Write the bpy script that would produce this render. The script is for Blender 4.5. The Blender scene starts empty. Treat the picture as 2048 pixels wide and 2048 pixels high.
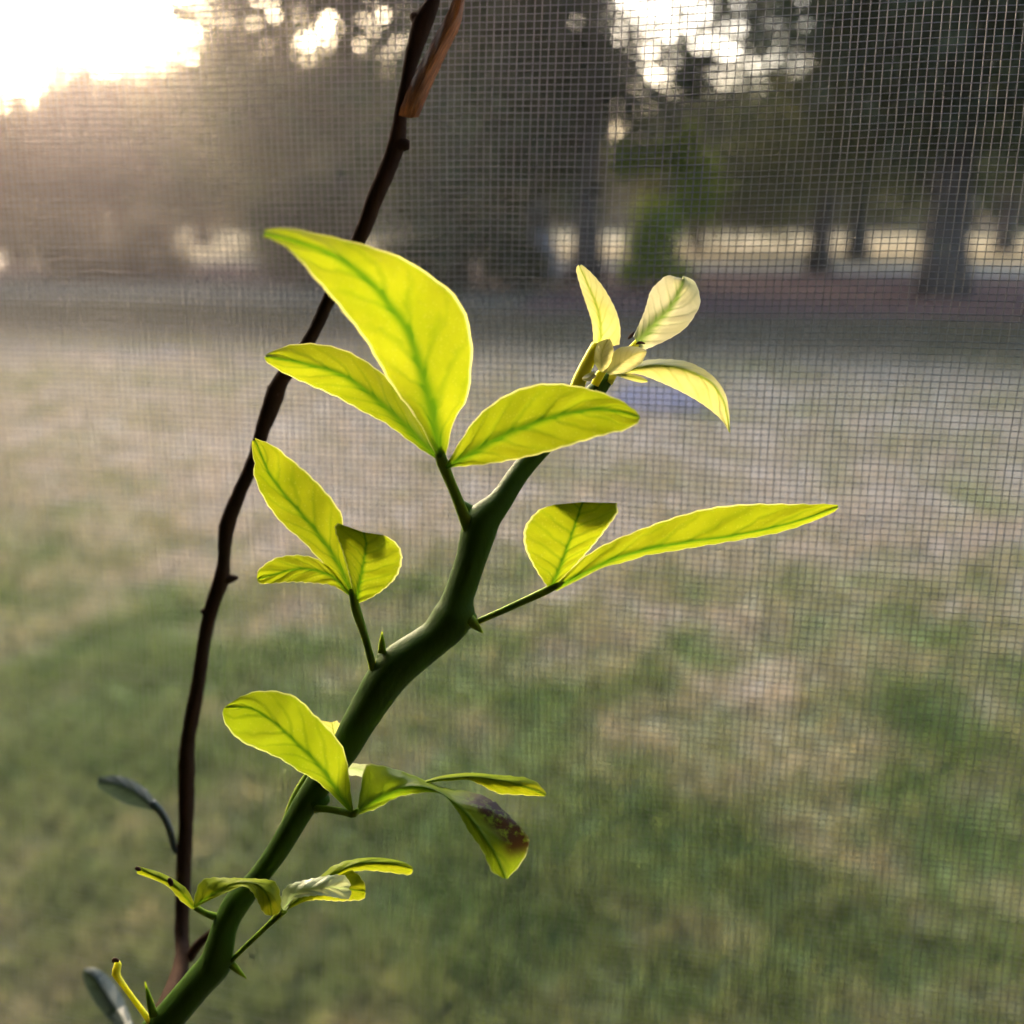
import bpy, bmesh, math, random
import numpy as np
from mathutils import Vector, Matrix
R = math.radians
random.seed(7); rng = np.random.default_rng(11)
S = bpy.context.scene
COL = S.collection

# ------------------------------------------------------------------ camera
FPX = 1970.0                       # focal length in pixels of the 2048 px photograph
PITCH, YAW, CAMH = R(17), R(13), 1.5
cam_d = bpy.data.cameras.new('camera'); cam = bpy.data.objects.new('camera', cam_d); COL.objects.link(cam)
cam.location = (0, 0, CAMH); cam.rotation_euler = (R(90) - PITCH, 0, YAW)
cam_d.sensor_width = 36; cam_d.lens = 36 * FPX / 2048
cam_d.clip_start = 0.01; cam_d.clip_end = 2000
cam_d.dof.use_dof = True; cam_d.dof.focus_distance = 0.168
cam_d.dof.aperture_fstop = cam_d.lens / 3.2
S.camera = cam
# ------------------------------------------------------------------ world, sun, exposure
SUN_AZ, SUN_EL = R(38), R(14)      # azimuth counted from +Y towards -X
SUN_DIR = Vector((-math.sin(SUN_AZ) * math.cos(SUN_EL), math.cos(SUN_AZ) * math.cos(SUN_EL), math.sin(SUN_EL)))
W = bpy.data.worlds.new('World'); S.world = W; W.use_nodes = True
wn = W.node_tree.nodes; wl = W.node_tree.links
sky = wn.new('ShaderNodeTexSky'); sky.sky_type = 'NISHITA'; sky.sun_disc = False
sky.sun_elevation = SUN_EL; sky.sun_rotation = -SUN_AZ; sky.air_density = 0.9; sky.dust_density = 4.0; sky.ozone_density = 1.0
wl.new(sky.outputs[0], wn['Background'].inputs[0]); wn['Background'].inputs[1].default_value = 0.15
sun_d = bpy.data.lights.new('sun', 'SUN'); sun = bpy.data.objects.new('sun', sun_d); COL.objects.link(sun)
sun_d.energy = 0.55; sun_d.angle = R(12); sun_d.color = (1.0, 0.80, 0.62)
sun.rotation_euler = SUN_DIR.to_track_quat('Z', 'Y').to_euler(); sun.location = (-30, 40, 20)
S.view_settings.view_transform = 'Standard'; S.view_settings.look = 'None'
S.view_settings.exposure = 3.4; S.view_settings.gamma = 1.0; S.view_settings.use_curve_mapping = False
S.render.engine = 'CYCLES'
S.cycles.use_denoising = True
S.cycles.use_adaptive_sampling = True; S.cycles.adaptive_threshold = 0.02
S.cycles.max_bounces = 8; S.cycles.diffuse_bounces = 4; S.cycles.transmission_bounces = 4; S.cycles.volume_bounces = 0; S.cycles.transparent_max_bounces = 8
S.cycles.sample_clamp_indirect = 6

# ------------------------------------------------------------------ pixel helpers
_fw = Vector((0, math.cos(PITCH), -math.sin(PITCH))); _up = Vector((0, math.sin(PITCH), math.cos(PITCH))); _rt = Vector((1, 0, 0))
_rz = Matrix.Rotation(YAW, 3, 'Z')
FW, UP, RT = np.array(_rz @ _fw), np.array(_rz @ _up), np.array(_rz @ _rt)
CAMP = np.array([0, 0, CAMH])
def ray(px, py): return RT * ((px - 1024) / FPX) + UP * ((1024 - py) / FPX) + FW
def at(px, py, d): return CAMP + ray(px, py) * d                 # point at depth d (metres)
def gnd(px, py, z=0.0):                                          # point on the ground
    r = ray(px, py); return CAMP + r * ((z - CAMH) / r[2])
def azim(px, dist):                                              # a ground spot under a picture column
    r = ray(px, 430); r = r / math.hypot(r[0], r[1]); return np.array([r[0] * dist, r[1] * dist, 0.0])
def crop(x0, y0, s, pts): return [(x0 + a * s, y0 + b * s) for a, b in pts]

# ------------------------------------------------------------------ object helpers
def tag(o, label=None, cat=None, group=None, kind=None):
    if label: o['label'] = label
    if cat: o['category'] = cat
    if group: o['group'] = group
    if kind: o['kind'] = kind
    return o
def empty(name, loc=(0, 0, 0)):
    o = bpy.data.objects.new(name, None); o.location = loc; o.empty_display_size = 0.05; COL.objects.link(o); return o
def mesh_obj(name, V, F, mats, parent=None, origin=(0, 0, 0), smooth=True, mi=None, uv=None):
    V = np.asarray(V, float) - np.asarray(origin, float)
    me = bpy.data.meshes.new(name); me.from_pydata(V.tolist(), [], F if isinstance(F, list) else F.tolist())
    for m in (mats if isinstance(mats, (list, tuple)) else [mats]): me.materials.append(m)
    if smooth: me.polygons.foreach_set('use_smooth', [True] * len(me.polygons))
    if mi is not None: me.polygons.foreach_set('material_index', mi)
    if uv is not None:
        l = me.uv_layers.new(name='UVMap'); idx = np.zeros(len(me.loops), int); me.loops.foreach_get('vertex_index', idx)
        l.data.foreach_set('uv', np.asarray(uv)[idx].ravel())
    me.update(); o = bpy.data.objects.new(name, me); COL.objects.link(o)
    if parent is not None: o.parent = parent
    return o

# ------------------------------------------------------------------ materials
def mat(name):
    m = bpy.data.materials.new(name); m.use_nodes = True; nt = m.node_tree
    for n in list(nt.nodes): nt.nodes.remove(n)
    out = nt.nodes.new('ShaderNodeOutputMaterial'); return m, nt, out
def N(nt, t, **kw):
    n = nt.nodes.new(t)
    for k, v in kw.items():
        if k[0] == 'i' and k[1:].isdigit(): n.inputs[int(k[1:])].default_value = v
        elif k.startswith('in_'): n.inputs[k[3:].replace('_', ' ')].default_value = v
        else: setattr(n, k, v)
    return n
def math_(nt, op, a, b=None, c=None):
    n = nt.nodes.new('ShaderNodeMath'); n.operation = op
    for i, x in enumerate((a, b, c)):
        if x is None: continue
        if isinstance(x, (int, float)): n.inputs[i].default_value = x
        else: nt.links.new(x, n.inputs[i])
    return n.outputs[0]
def ramp(nt, fac, stops):
    n = nt.nodes.new('ShaderNodeValToRGB'); e = n.color_ramp.elements
    while len(e) < len(stops): e.new(0.5)
    for k, (p, c) in enumerate(stops): e[k].position = p; e[k].color = (*c, 1)
    nt.links.new(fac, n.inputs[0]); return n.outputs[0]
def noise(nt, vec, scale, detail=4, rough=0.55, out='Fac'):
    n = N(nt, 'ShaderNodeTexNoise'); n.inputs['Scale'].default_value = scale; n.inputs['Detail'].default_value = detail
    n.inputs['Roughness'].default_value = rough
    if vec is not None: nt.links.new(vec, n.inputs['Vector'])
    return n.outputs[out]
def mixc(nt, fac, a, b, blend='MIX'):
    n = N(nt, 'ShaderNodeMix', data_type='RGBA', blend_type=blend)
    for s, x in ((n.inputs[0], fac), (n.inputs[6], a), (n.inputs[7], b)):
        if isinstance(x, (int, float)): s.default_value = x
        elif isinstance(x, tuple): s.default_value = (*x, 1)
        else: nt.links.new(x, s)
    return n.outputs[2]
def principled(name, col, rough=0.6, spec=0.3, var=0.25, scale=30, bump=0.0, bscale=200, sss=None):
    m, nt, out = mat(name); tc = N(nt, 'ShaderNodeTexCoord'); g = N(nt, 'ShaderNodeNewGeometry')
    f = noise(nt, g.outputs['Position'], scale)
    c = mixc(nt, f, tuple(x * (1 - var) for x in col), tuple(min(1, x * (1 + var)) for x in col))
    b = N(nt, 'ShaderNodeBsdfPrincipled'); nt.links.new(c, b.inputs['Base Color'])
    b.inputs['Roughness'].default_value = rough; b.inputs['Specular IOR Level'].default_value = spec
    if bump:
        bp = N(nt, 'ShaderNodeBump'); bp.inputs['Strength'].default_value = bump; bp.inputs['Distance'].default_value = 0.3 / bscale
        nt.links.new(noise(nt, g.outputs['Position'], bscale), bp.inputs['Height']); nt.links.new(bp.outputs[0], b.inputs['Normal'])
    nt.links.new(b.outputs[0], out.inputs[0]); return m

def leaf_mat(name, refl, trans_a, trans_b, vein, margin, gloss=0.05, tw=0.72, nveins=7, brown=0.0):
    """thin living leaf: translucent + diffuse sheet, darker lateral veins, pale margin, faint gloss"""
    m, nt, out = mat(name); L = nt.links.new
    uv = N(nt, 'ShaderNodeUVMap'); sx = N(nt, 'ShaderNodeSeparateXYZ'); L(uv.outputs[0], sx.inputs[0])
    g = N(nt, 'ShaderNodeNewGeometry')
    n1 = noise(nt, g.outputs['Position'], 130, 3); n2 = noise(nt, g.outputs['Position'], 900, 2)
    w = math_(nt, 'ABSOLUTE', math_(nt, 'MULTIPLY', math_(nt, 'SUBTRACT', sx.outputs[1], 0.5), 2.0))
    c = math_(nt, 'SUBTRACT', math_(nt, 'MULTIPLY', sx.outputs[0], float(nveins)), math_(nt, 'MULTIPLY', w, 1.7))
    c = math_(nt, 'ADD', c, math_(nt, 'MULTIPLY', n1, 1.3))
    c = math_(nt, 'ADD', c, math_(nt, 'MULTIPLY', math_(nt, 'GREATER_THAN', sx.outputs[1], 0.5), 0.45))
    tri = math_(nt, 'MULTIPLY', math_(nt, 'ABSOLUTE', math_(nt, 'SUBTRACT', math_(nt, 'FRACT', c), 0.5)), 2.0)
    mr = N(nt, 'ShaderNodeMapRange', interpolation_type='SMOOTHSTEP'); L(tri, mr.inputs[0]); mr.inputs[1].default_value = 0.55; mr.inputs[2].default_value = 1.0
    vfade = math_(nt, 'MULTIPLY', mr.outputs[0], math_(nt, 'SUBTRACT', 1.0, math_(nt, 'MULTIPLY', w, 0.75)))
    mid = N(nt, 'ShaderNodeAttribute', attribute_name='rib')
    vv = math_(nt, 'MINIMUM', math_(nt, 'ADD', math_(nt, 'MULTIPLY', vfade, 0.40), math_(nt, 'MULTIPLY', mid.outputs['Fac'], 0.95)), 1.0)
    base = mixc(nt, ramp(nt, n1, [(0.3, (0, 0, 0)), (0.7, (1, 1, 1))]), trans_a, trans_b)
    spk = N(nt, 'ShaderNodeTexVoronoi'); spk.inputs['Scale'].default_value = 1500; L(g.outputs['Position'], spk.inputs['Vector'])
    sp = N(nt, 'ShaderNodeMapRange'); L(spk.outputs['Distance'], sp.inputs[0]); sp.inputs[1].default_value = 0.05; sp.inputs[2].default_value = 0.3; sp.inputs[3].default_value = 0.05; sp.inputs[4].default_value = 0.0
    base = mixc(nt, sp.outputs[0], base, (0.9, 0.9, 0.3))
    tcol = mixc(nt, vv, base, vein)
    mg = N(nt, 'ShaderNodeMapRange', interpolation_type='SMOOTHSTEP'); L(w, mg.inputs[0]); mg.inputs[1].default_value = 0.93; mg.inputs[2].default_value = 0.99
    tcol = mixc(nt, math_(nt, 'MULTIPLY', mg.outputs[0], 0.75), tcol, margin)
    rcol = mixc(nt, math_(nt, 'MULTIPLY', vv, 0.6), refl, tuple(x * 0.7 for x in vein))
    if brown:
        bn = noise(nt, g.outputs['Position'], 420, 4, 0.7)
        msk = N(nt, 'ShaderNodeMapRange', interpolation_type='SMOOTHSTEP'); L(sx.outputs[0], msk.inputs[0]); msk.inputs[1].default_value = 0.50; msk.inputs[2].default_value = 0.62
        msk2 = N(nt, 'ShaderNodeMapRange', interpolation_type='SMOOTHSTEP'); L(sx.outputs[1], msk2.inputs[0]); msk2.inputs[1].default_value = 0.56; msk2.inputs[2].default_value = 0.76
        msk3 = N(nt, 'ShaderNodeMapRange', interpolation_type='SMOOTHSTEP'); L(sx.outputs[0], msk3.inputs[0]); msk3.inputs[1].default_value = 0.93; msk3.inputs[2].default_value = 0.84
        th = ramp(nt, bn, [(0.36, (0, 0, 0)), (0.50, (1, 1, 1))])
        k = math_(nt, 'MULTIPLY', math_(nt, 'MULTIPLY', msk.outputs[0], msk2.outputs[0]), math_(nt, 'MULTIPLY', msk3.outputs[0], math_(nt, 'MULTIPLY', th, brown)))
        tcol = mixc(nt, k, tcol, (0.05, 0.024, 0.008)); rcol = mixc(nt, k, rcol, (0.06, 0.03, 0.012))
    bp = N(nt, 'ShaderNodeBump'); bp.inputs['Strength'].default_value = 0.35; bp.inputs['Distance'].default_value = 0.0004
    L(math_(nt, 'ADD', math_(nt, 'MULTIPLY', vv, -1.0), math_(nt, 'MULTIPLY', n2, 0.5)), bp.inputs['Height'])
    d = N(nt, 'ShaderNodeBsdfDiffuse'); L(rcol, d.inputs[0]); L(bp.outputs[0], d.inputs['Normal'])
    t = N(nt, 'ShaderNodeBsdfTranslucent'); L(tcol, t.inputs[0]); L(bp.outputs[0], t.inputs['Normal'])
    mx = N(nt, 'ShaderNodeMixShader'); mx.inputs[0].default_value = tw; L(d.outputs[0], mx.inputs[1]); L(t.outputs[0], mx.inputs[2])
    gl = N(nt, 'ShaderNodeBsdfGlossy'); gl.inputs['Roughness'].default_value = 0.38; gl.inputs[0].default_value = (1, 1, 1, 1); L(bp.outputs[0], gl.inputs['Normal'])
    lw = N(nt, 'ShaderNodeLayerWeight'); lw.inputs[0].default_value = 0.25
    fx = math_(nt, 'ADD', math_(nt, 'MULTIPLY', lw.outputs['Fresnel'], gloss * 1.6), gloss * 0.15)
    m2 = N(nt, 'ShaderNodeMixShader'); L(fx, m2.inputs[0]); L(mx.outputs[0], m2.inputs[1]); L(gl.outputs[0], m2.inputs[2])
    L(m2.outputs[0], out.inputs[0]); return m

def foliage_mat(name, a, b, tw=0.4):
    m, nt, out = mat(name); L = nt.links.new
    g = N(nt, 'ShaderNodeNewGeometry')
    c = mixc(nt, g.outputs['Random Per Island'], a, b)
    d = N(nt, 'ShaderNodeBsdfDiffuse'); t = N(nt, 'ShaderNodeBsdfTranslucent'); L(c, d.inputs[0]); L(mixc(nt, 1.0, c, (1.6, 1.5, 0.8), 'MULTIPLY'), t.inputs[0])
    mx = N(nt, 'ShaderNodeMixShader'); mx.inputs[0].default_value = tw; L(d.outputs[0], mx.inputs[1]); L(t.outputs[0], mx.inputs[2])
    L(mx.outputs[0], out.inputs[0]); return m

M = {}
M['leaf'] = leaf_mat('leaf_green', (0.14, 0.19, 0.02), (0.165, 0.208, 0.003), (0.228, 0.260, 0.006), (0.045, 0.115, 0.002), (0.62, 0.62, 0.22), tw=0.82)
M['leaf_deep'] = leaf_mat('leaf_deeper_green', (0.17, 0.25, 0.02), (0.165, 0.235, 0.003), (0.22, 0.28, 0.006), (0.04, 0.105, 0.002), (0.50, 0.55, 0.18), tw=0.72, gloss=0.015)
M['leaf_pale'] = leaf_mat('leaf_new_growth', (0.55, 0.56, 0.20), (0.46, 0.44, 0.09), (0.55, 0.53, 0.20), (0.20, 0.28, 0.02), (0.6, 0.58, 0.3), tw=0.70, gloss=0.10)
M['leaf_cream'] = leaf_mat('leaf_cream', (0.68, 0.70, 0.50), (0.55, 0.53, 0.26), (0.62, 0.60, 0.38), (0.13, 0.22, 0.03), (0.7, 0.7, 0.5), tw=0.62, gloss=0.12)
M['leaf_lit'] = leaf_mat('leaf_green_skylit', (0.29, 0.39, 0.025), (0.18, 0.225, 0.003), (0.25, 0.275, 0.006), (0.07, 0.15, 0.003), (0.6, 0.6, 0.2), tw=0.62, gloss=0.015)  # leaf green with sky light on upward faces put into the colour
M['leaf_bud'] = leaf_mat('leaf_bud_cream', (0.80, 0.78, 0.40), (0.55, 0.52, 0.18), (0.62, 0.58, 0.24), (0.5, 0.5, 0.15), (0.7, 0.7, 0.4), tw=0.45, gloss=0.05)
M['leaf_mint'] = leaf_mat('leaf_silvery_green', (0.50, 0.62, 0.36), (0.36, 0.44, 0.16), (0.44, 0.50, 0.26), (0.4, 0.55, 0.2), (0.9, 0.9, 0.6), tw=0.5, gloss=0.12)
M['leaf_brown'] = leaf_mat('leaf_with_brown_spots', (0.18, 0.26, 0.03), (0.17, 0.27, 0.005), (0.24, 0.32, 0.012), (0.07, 0.17, 0.004), (0.55, 0.6, 0.3), tw=0.64, gloss=0.012, brown=1.0)
M['leaf_shade_tint'] = leaf_mat('leaf_dark_shaded', (0.085, 0.115, 0.115), (0.035, 0.06, 0.035), (0.05, 0.075, 0.045), (0.03, 0.055, 0.03), (0.1, 0.13, 0.11), tw=0.35, gloss=0.05)  # shade and blue sky reflection painted into the leaf colour
def stem_mat(name, c1, c2, tw=0.0, sss=0.001, rough=0.55):
    m, nt, out = mat(name); L = nt.links.new; g = N(nt, 'ShaderNodeNewGeometry')
    mp = N(nt, 'ShaderNodeMapping'); mp.inputs['Scale'].default_value = (1, 1, 0.25); L(g.outputs['Position'], mp.inputs[0])
    n1 = noise(nt, mp.outputs[0], 700, 4, 0.6)
    c = mixc(nt, n1, c1, c2)
    scr = noise(nt, g.outputs['Position'], 330, 5, 0.75)
    c = mixc(nt, ramp(nt, scr, [(0.68, (0, 0, 0)), (0.78, (0.2, 0.2, 0.2))]), c, tuple(min(1, x * 4 + 0.06) for x in c2))
    b = N(nt, 'ShaderNodeBsdfPrincipled'); L(c, b.inputs['Base Color']); b.inputs['Roughness'].default_value = rough; b.inputs['Specular IOR Level'].default_value = 0.05 if tw else 0.02
    bp = N(nt, 'ShaderNodeBump'); bp.inputs['Strength'].default_value = 0.4; bp.inputs['Distance'].default_value = 0.0003; L(n1, bp.inputs['Height']); L(bp.outputs[0], b.inputs['Normal'])
    if tw > 0.05:
        b.inputs['Subsurface Weight'].default_value = tw; b.inputs['Subsurface Radius'].default_value = (1.0, 1.0, 0.15); b.inputs['Subsurface Scale'].default_value = sss
    L(b.outputs[0], out.inputs[0]); return m
M['stem'] = stem_mat('green_stem', (0.030, 0.075, 0.006), (0.048, 0.108, 0.010), 0.25, 0.0005)
M['stem_young'] = stem_mat('young_green_stem', (0.12, 0.20, 0.015), (0.17, 0.27, 0.02), 0.8, 0.0012)
M['petiole'] = stem_mat('leaf_stalk_green', (0.10, 0.18, 0.015), (0.16, 0.25, 0.025), 0.8, 0.0010)
M['petiole_pale'] = stem_mat('leaf_stalk_pale', (0.50, 0.52, 0.06), (0.62, 0.60, 0.09), 0.9, 0.0018)
M['bark'] = stem_mat('brown_twig_bark', (0.028, 0.017, 0.012), (0.058, 0.035, 0.024), 0.0, 0.0, 0.9)
M['scorch'] = principled('scorched_leaf_tip', (0.075, 0.028, 0.016), 0.8)
def sheath_mat():
    m, nt, out = mat('dry_bark_strip'); L = nt.links.new; g = N(nt, 'ShaderNodeNewGeometry'); uv = N(nt, 'ShaderNodeUVMap')
    mp = N(nt, 'ShaderNodeMapping'); mp.inputs['Scale'].default_value = (3, 14, 1); L(uv.outputs[0], mp.inputs[0])
    f = noise(nt, mp.outputs[0], 2.2, 6, 0.7); c = ramp(nt, f, [(0.36, (0.02, 0.013, 0.010)), (0.52, (0.06, 0.036, 0.02)), (0.66, (0.20, 0.11, 0.04)), (0.8, (0.3, 0.2, 0.12))])
    d = N(nt, 'ShaderNodeBsdfPrincipled'); L(c, d.inputs['Base Color']); d.inputs['Roughness'].default_value = 0.55
    t = N(nt, 'ShaderNodeBsdfTranslucent'); L(mixc(nt, 1.0, c, (1.8, 1.2, 0.7), 'MULTIPLY'), t.inputs[0])
    mx = N(nt, 'ShaderNodeMixShader'); mx.inputs[0].default_value = 0.22; L(d.outputs[0], mx.inputs[1]); L(t.outputs[0], mx.inputs[2]); L(mx.outputs[0], out.inputs[0]); return m
M['sheath'] = sheath_mat()
M['room'] = principled('room_plaster', (0.52, 0.49, 0.45), 0.9, 0.1, 0.06, 3)
M['floor'] = principled('room_floorboards', (0.16, 0.11, 0.07), 0.6, 0.2, 0.2, 6)
M['frame'] = principled('dark_aluminium', (0.06, 0.06, 0.06), 0.4, 0.5, 0.1, 20)
def wire_mat():
    m, nt, out = mat('screen_fibre'); L = nt.links.new
    g = N(nt, 'ShaderNodeNewGeometry'); n = noise(nt, g.outputs['Position'], 90, 3)
    c = mixc(nt, n, (0.05, 0.05, 0.052), (0.10, 0.098, 0.096))
    b = N(nt, 'ShaderNodeBsdfPrincipled'); L(c, b.inputs['Base Color']); b.inputs['Roughness'].default_value = 0.42; b.inputs['Specular IOR Level'].default_value = 0.5
    t = N(nt, 'ShaderNodeBsdfTranslucent'); t = N(nt, 'ShaderNodeBsdfRefraction'); t.inputs[0].default_value = (0.62, 0.58, 0.57, 1); t.inputs['Roughness'].default_value = 0.62; t.inputs['IOR'].default_value = 1.35
    mx = N(nt, 'ShaderNodeMixShader'); mx.inputs[0].default_value = 0.14; L(b.outputs[0], mx.inputs[1]); L(t.outputs[0], mx.inputs[2])
    L(mx.outputs[0], out.inputs[0]); return m
M['wire'] = wire_mat()
def lawn_color(nt, pos):
    """patchy lawn: dry straw turf further out, greener turf towards the house, bare mauve-brown spots"""
    L = nt.links.new
    big = noise(nt, pos, 0.55, 3, 0.5); med = noise(nt, pos, 2.6, 4, 0.6); fine = noise(nt, pos, 15, 4, 0.75)
    s = N(nt, 'ShaderNodeSeparateXYZ'); L(pos, s.inputs[0])
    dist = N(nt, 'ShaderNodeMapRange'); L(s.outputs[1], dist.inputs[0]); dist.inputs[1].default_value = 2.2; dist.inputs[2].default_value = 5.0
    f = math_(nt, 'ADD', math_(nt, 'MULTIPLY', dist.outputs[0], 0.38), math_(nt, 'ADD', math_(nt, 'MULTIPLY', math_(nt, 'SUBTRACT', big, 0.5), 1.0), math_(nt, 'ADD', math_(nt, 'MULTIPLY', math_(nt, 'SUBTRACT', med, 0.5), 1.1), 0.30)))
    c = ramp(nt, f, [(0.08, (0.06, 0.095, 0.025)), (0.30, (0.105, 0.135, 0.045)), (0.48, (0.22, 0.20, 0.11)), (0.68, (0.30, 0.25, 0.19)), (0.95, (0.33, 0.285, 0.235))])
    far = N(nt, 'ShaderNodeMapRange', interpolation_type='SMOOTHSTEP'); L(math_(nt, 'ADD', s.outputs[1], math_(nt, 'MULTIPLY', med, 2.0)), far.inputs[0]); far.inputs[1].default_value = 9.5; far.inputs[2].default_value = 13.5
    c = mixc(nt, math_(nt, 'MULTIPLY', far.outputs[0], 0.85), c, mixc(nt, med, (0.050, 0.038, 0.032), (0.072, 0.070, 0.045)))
    c = mixc(nt, 0.85, c, ramp(nt, fine, [(0.30, (0.35, 0.38, 0.30)), (0.50, (0.95, 0.95, 0.95)), (0.72, (1.6, 1.5, 1.5))]), 'MULTIPLY')
    return c
def lawn_mat(name, blades):
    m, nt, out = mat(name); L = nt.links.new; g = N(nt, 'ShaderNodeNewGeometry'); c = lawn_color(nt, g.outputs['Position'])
    d = N(nt, 'ShaderNodeBsdfDiffuse')
    if blades:
        c = mixc(nt, 0.75, c, mixc(nt, g.outputs['Random Per Island'], (0.5, 0.6, 0.4), (1.8, 1.6, 1.5)), 'MULTIPLY')
        t = N(nt, 'ShaderNodeBsdfTranslucent'); L(c, d.inputs[0]); L(c, t.inputs[0]); mx = N(nt, 'ShaderNodeMixShader'); mx.inputs[0].default_value = 0.4
        L(d.outputs[0], mx.inputs[1]); L(t.outputs[0], mx.inputs[2]); L(mx.outputs[0], out.inputs[0])
    else:
        L(c, d.inputs[0]); L(d.outputs[0], out.inputs[0])
    return m
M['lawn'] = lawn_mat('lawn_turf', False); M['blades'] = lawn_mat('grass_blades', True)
M['mulch'] = principled('leaf_litter_mulch', (0.070, 0.042, 0.038), 0.95, 0.05, 0.55, 5, 0.6, 30)
M['sand'] = principled('pale_sandy_path', (0.15, 0.13, 0.125), 0.95, 0.05, 0.15, 3)
M['road'] = principled('pale_road', (0.27, 0.24, 0.205), 0.9, 0.1, 0.1, 1)
M['field'] = principled('dry_field', (0.20, 0.155, 0.08), 0.95, 0.05, 0.35, 0.3)
M['mat_blue'] = principled('blue_grey_cloth', (0.115, 0.105, 0.125), 0.9, 0.1, 0.25, 5)
M['bark_dark'] = principled('tree_bark_dark', (0.06, 0.050, 0.043), 0.95, 0.1, 0.4, 4, 0.8, 12)
M['bark_pale'] = principled('tree_bark_pale_grey', (0.26, 0.26, 0.30), 0.9, 0.1, 0.3, 4, 0.6, 12)
M['fol_dark'] = foliage_mat('foliage_dark', (0.026, 0.034, 0.020), (0.050, 0.058, 0.038))
M['fol_olive'] = foliage_mat('foliage_olive', (0.045, 0.052, 0.030), (0.080, 0.085, 0.052))
M['fol_brown'] = foliage_mat('foliage_brownish', (0.075, 0.058, 0.045), (0.13, 0.10, 0.075), 0.45)
M['fol_lime'] = foliage_mat('foliage_light_green', (0.07, 0.11, 0.02), (0.15, 0.19, 0.04), 0.5)

# ------------------------------------------------------------------ ground
def sheet(name, pts, z, m, sub=0, amp=0.0):
    """closed polygon on the ground"""
    bm = bmesh.new(); vs = [bm.verts.new((p[0], p[1], z)) for p in pts]; bm.faces.new(vs)
    me = bpy.data.meshes.new(name); bm.to_mesh(me); bm.free(); me.materials.append(m)
    o = bpy.data.objects.new(name, me); COL.objects.link(o); return tag(o, kind='structure')
def bumpy_grid(name, x0, x1, y0, y1, nx, ny, zf, m):
    X, Y = np.meshgrid(np.linspace(x0, x1, nx), np.linspace(y0, y1, ny)); Z = zf(X, Y)
    V = np.stack([X, Y, Z], -1).reshape(-1, 3); i = np.arange(nx * ny).reshape(ny, nx)
    F = np.stack([i[:-1, :-1], i[:-1, 1:], i[1:, 1:], i[1:, :-1]], -1).reshape(-1, 4)
    return tag(mesh_obj(name, V, F, m), kind='structure')
sheet('lawn', [(-220, -30), (220, -30), (220, 240), (-220, 240)], 0.0, M['lawn'])
def wavy(y0, y1, x0, x1, n=40, a=0.5, seed=0):
    r = np.random.default_rng(seed); ph = r.uniform(0, 6, 6); X = np.linspace(x0, x1, n)
    top = y1 + a * (np.sin(X * 0.31 + ph[0]) + 0.6 * np.sin(X * 0.9 + ph[1])); bot = y0 + a * (np.sin(X * 0.27 + ph[2]) + 0.6 * np.sin(X * 0.8 + ph[3]))
    return [(x, y) for x, y in zip(X, bot)] + [(x, y) for x, y in zip(X[::-1], top[::-1])]
sheet('mulch_bed', wavy(14.2, 26.0, -3.6, 24.0, a=0.7, seed=1), 0.006, M['mulch'])
lp = wavy(20.0, 27.0, -24.0, -4.2, a=0.8, seed=2); sheet('mulch_bed', lp, 0.006, M['mulch'])
sheet('dry_field', wavy(30.0, 85.0, -60, 70, a=0.6, seed=3), 0.008, M['field'])
sheet('road', wavy(27.4, 29.6, -60, 70, a=0.1, seed=5), 0.012, M['road'])
a0, a1 = gnd(-500, 690), gnd(370, 706)
sheet('path', wavy(a1[1] - 0.55, a1[1] + 0.35, a0[0] - 3, a1[0], a=0.06, seed=6), 0.008, M['sand'])

# grass: short tufted blades close to the house
def grass():
    n = 200000
    yy = 1.0 + 14.5 * rng.random(n) ** 1.7; xx = -0.25 * yy + (rng.random(n) - 0.5) * (2.0 + yy * 1.35)
    cl = np.sin(xx * 5.1 + 2 * np.sin(yy * 3.3)) * np.sin(yy * 6.3 + 1.3 * np.sin(xx * 4.1)) * 0.5 + 0.5
    h = (0.018 + 0.045 * cl * rng.random(n) + 0.012 * rng.random(n)); w = 0.0022 + 0.0025 * rng.random(n) + 0.0010 * yy
    a = rng.random(n) * 2 * math.pi; lean = (rng.random((n, 2)) - 0.5) * 1.5
    bx, by = np.cos(a) * w, np.sin(a) * w
    V = np.zeros((n, 4, 3)); V[:, 0] = np.stack([xx - bx, yy - by, 0 * xx], -1); V[:, 1] = np.stack([xx + bx, yy + by, 0 * xx], -1)
    mx, my = xx + lean[:, 0] * h * 0.4, yy + lean[:, 1] * h * 0.4
    V[:, 2] = np.stack([mx + bx * 0.7, my + by * 0.7, h * 0.6], -1)
    V[:, 3] = np.stack([xx + lean[:, 0] * h, yy + lean[:, 1] * h, h], -1)
    i = np.arange(n)[:, None] * 4; F = np.concatenate([i + [0, 1, 2], i + [0, 2, 3]], 0)
    o = mesh_obj('grass', V.reshape(-1, 3), F, M['blades'], smooth=False)
    tag(o, 'short patchy grass, green tufts among dry straw, covering the lawn', 'grass', kind='stuff')
grass()
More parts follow.
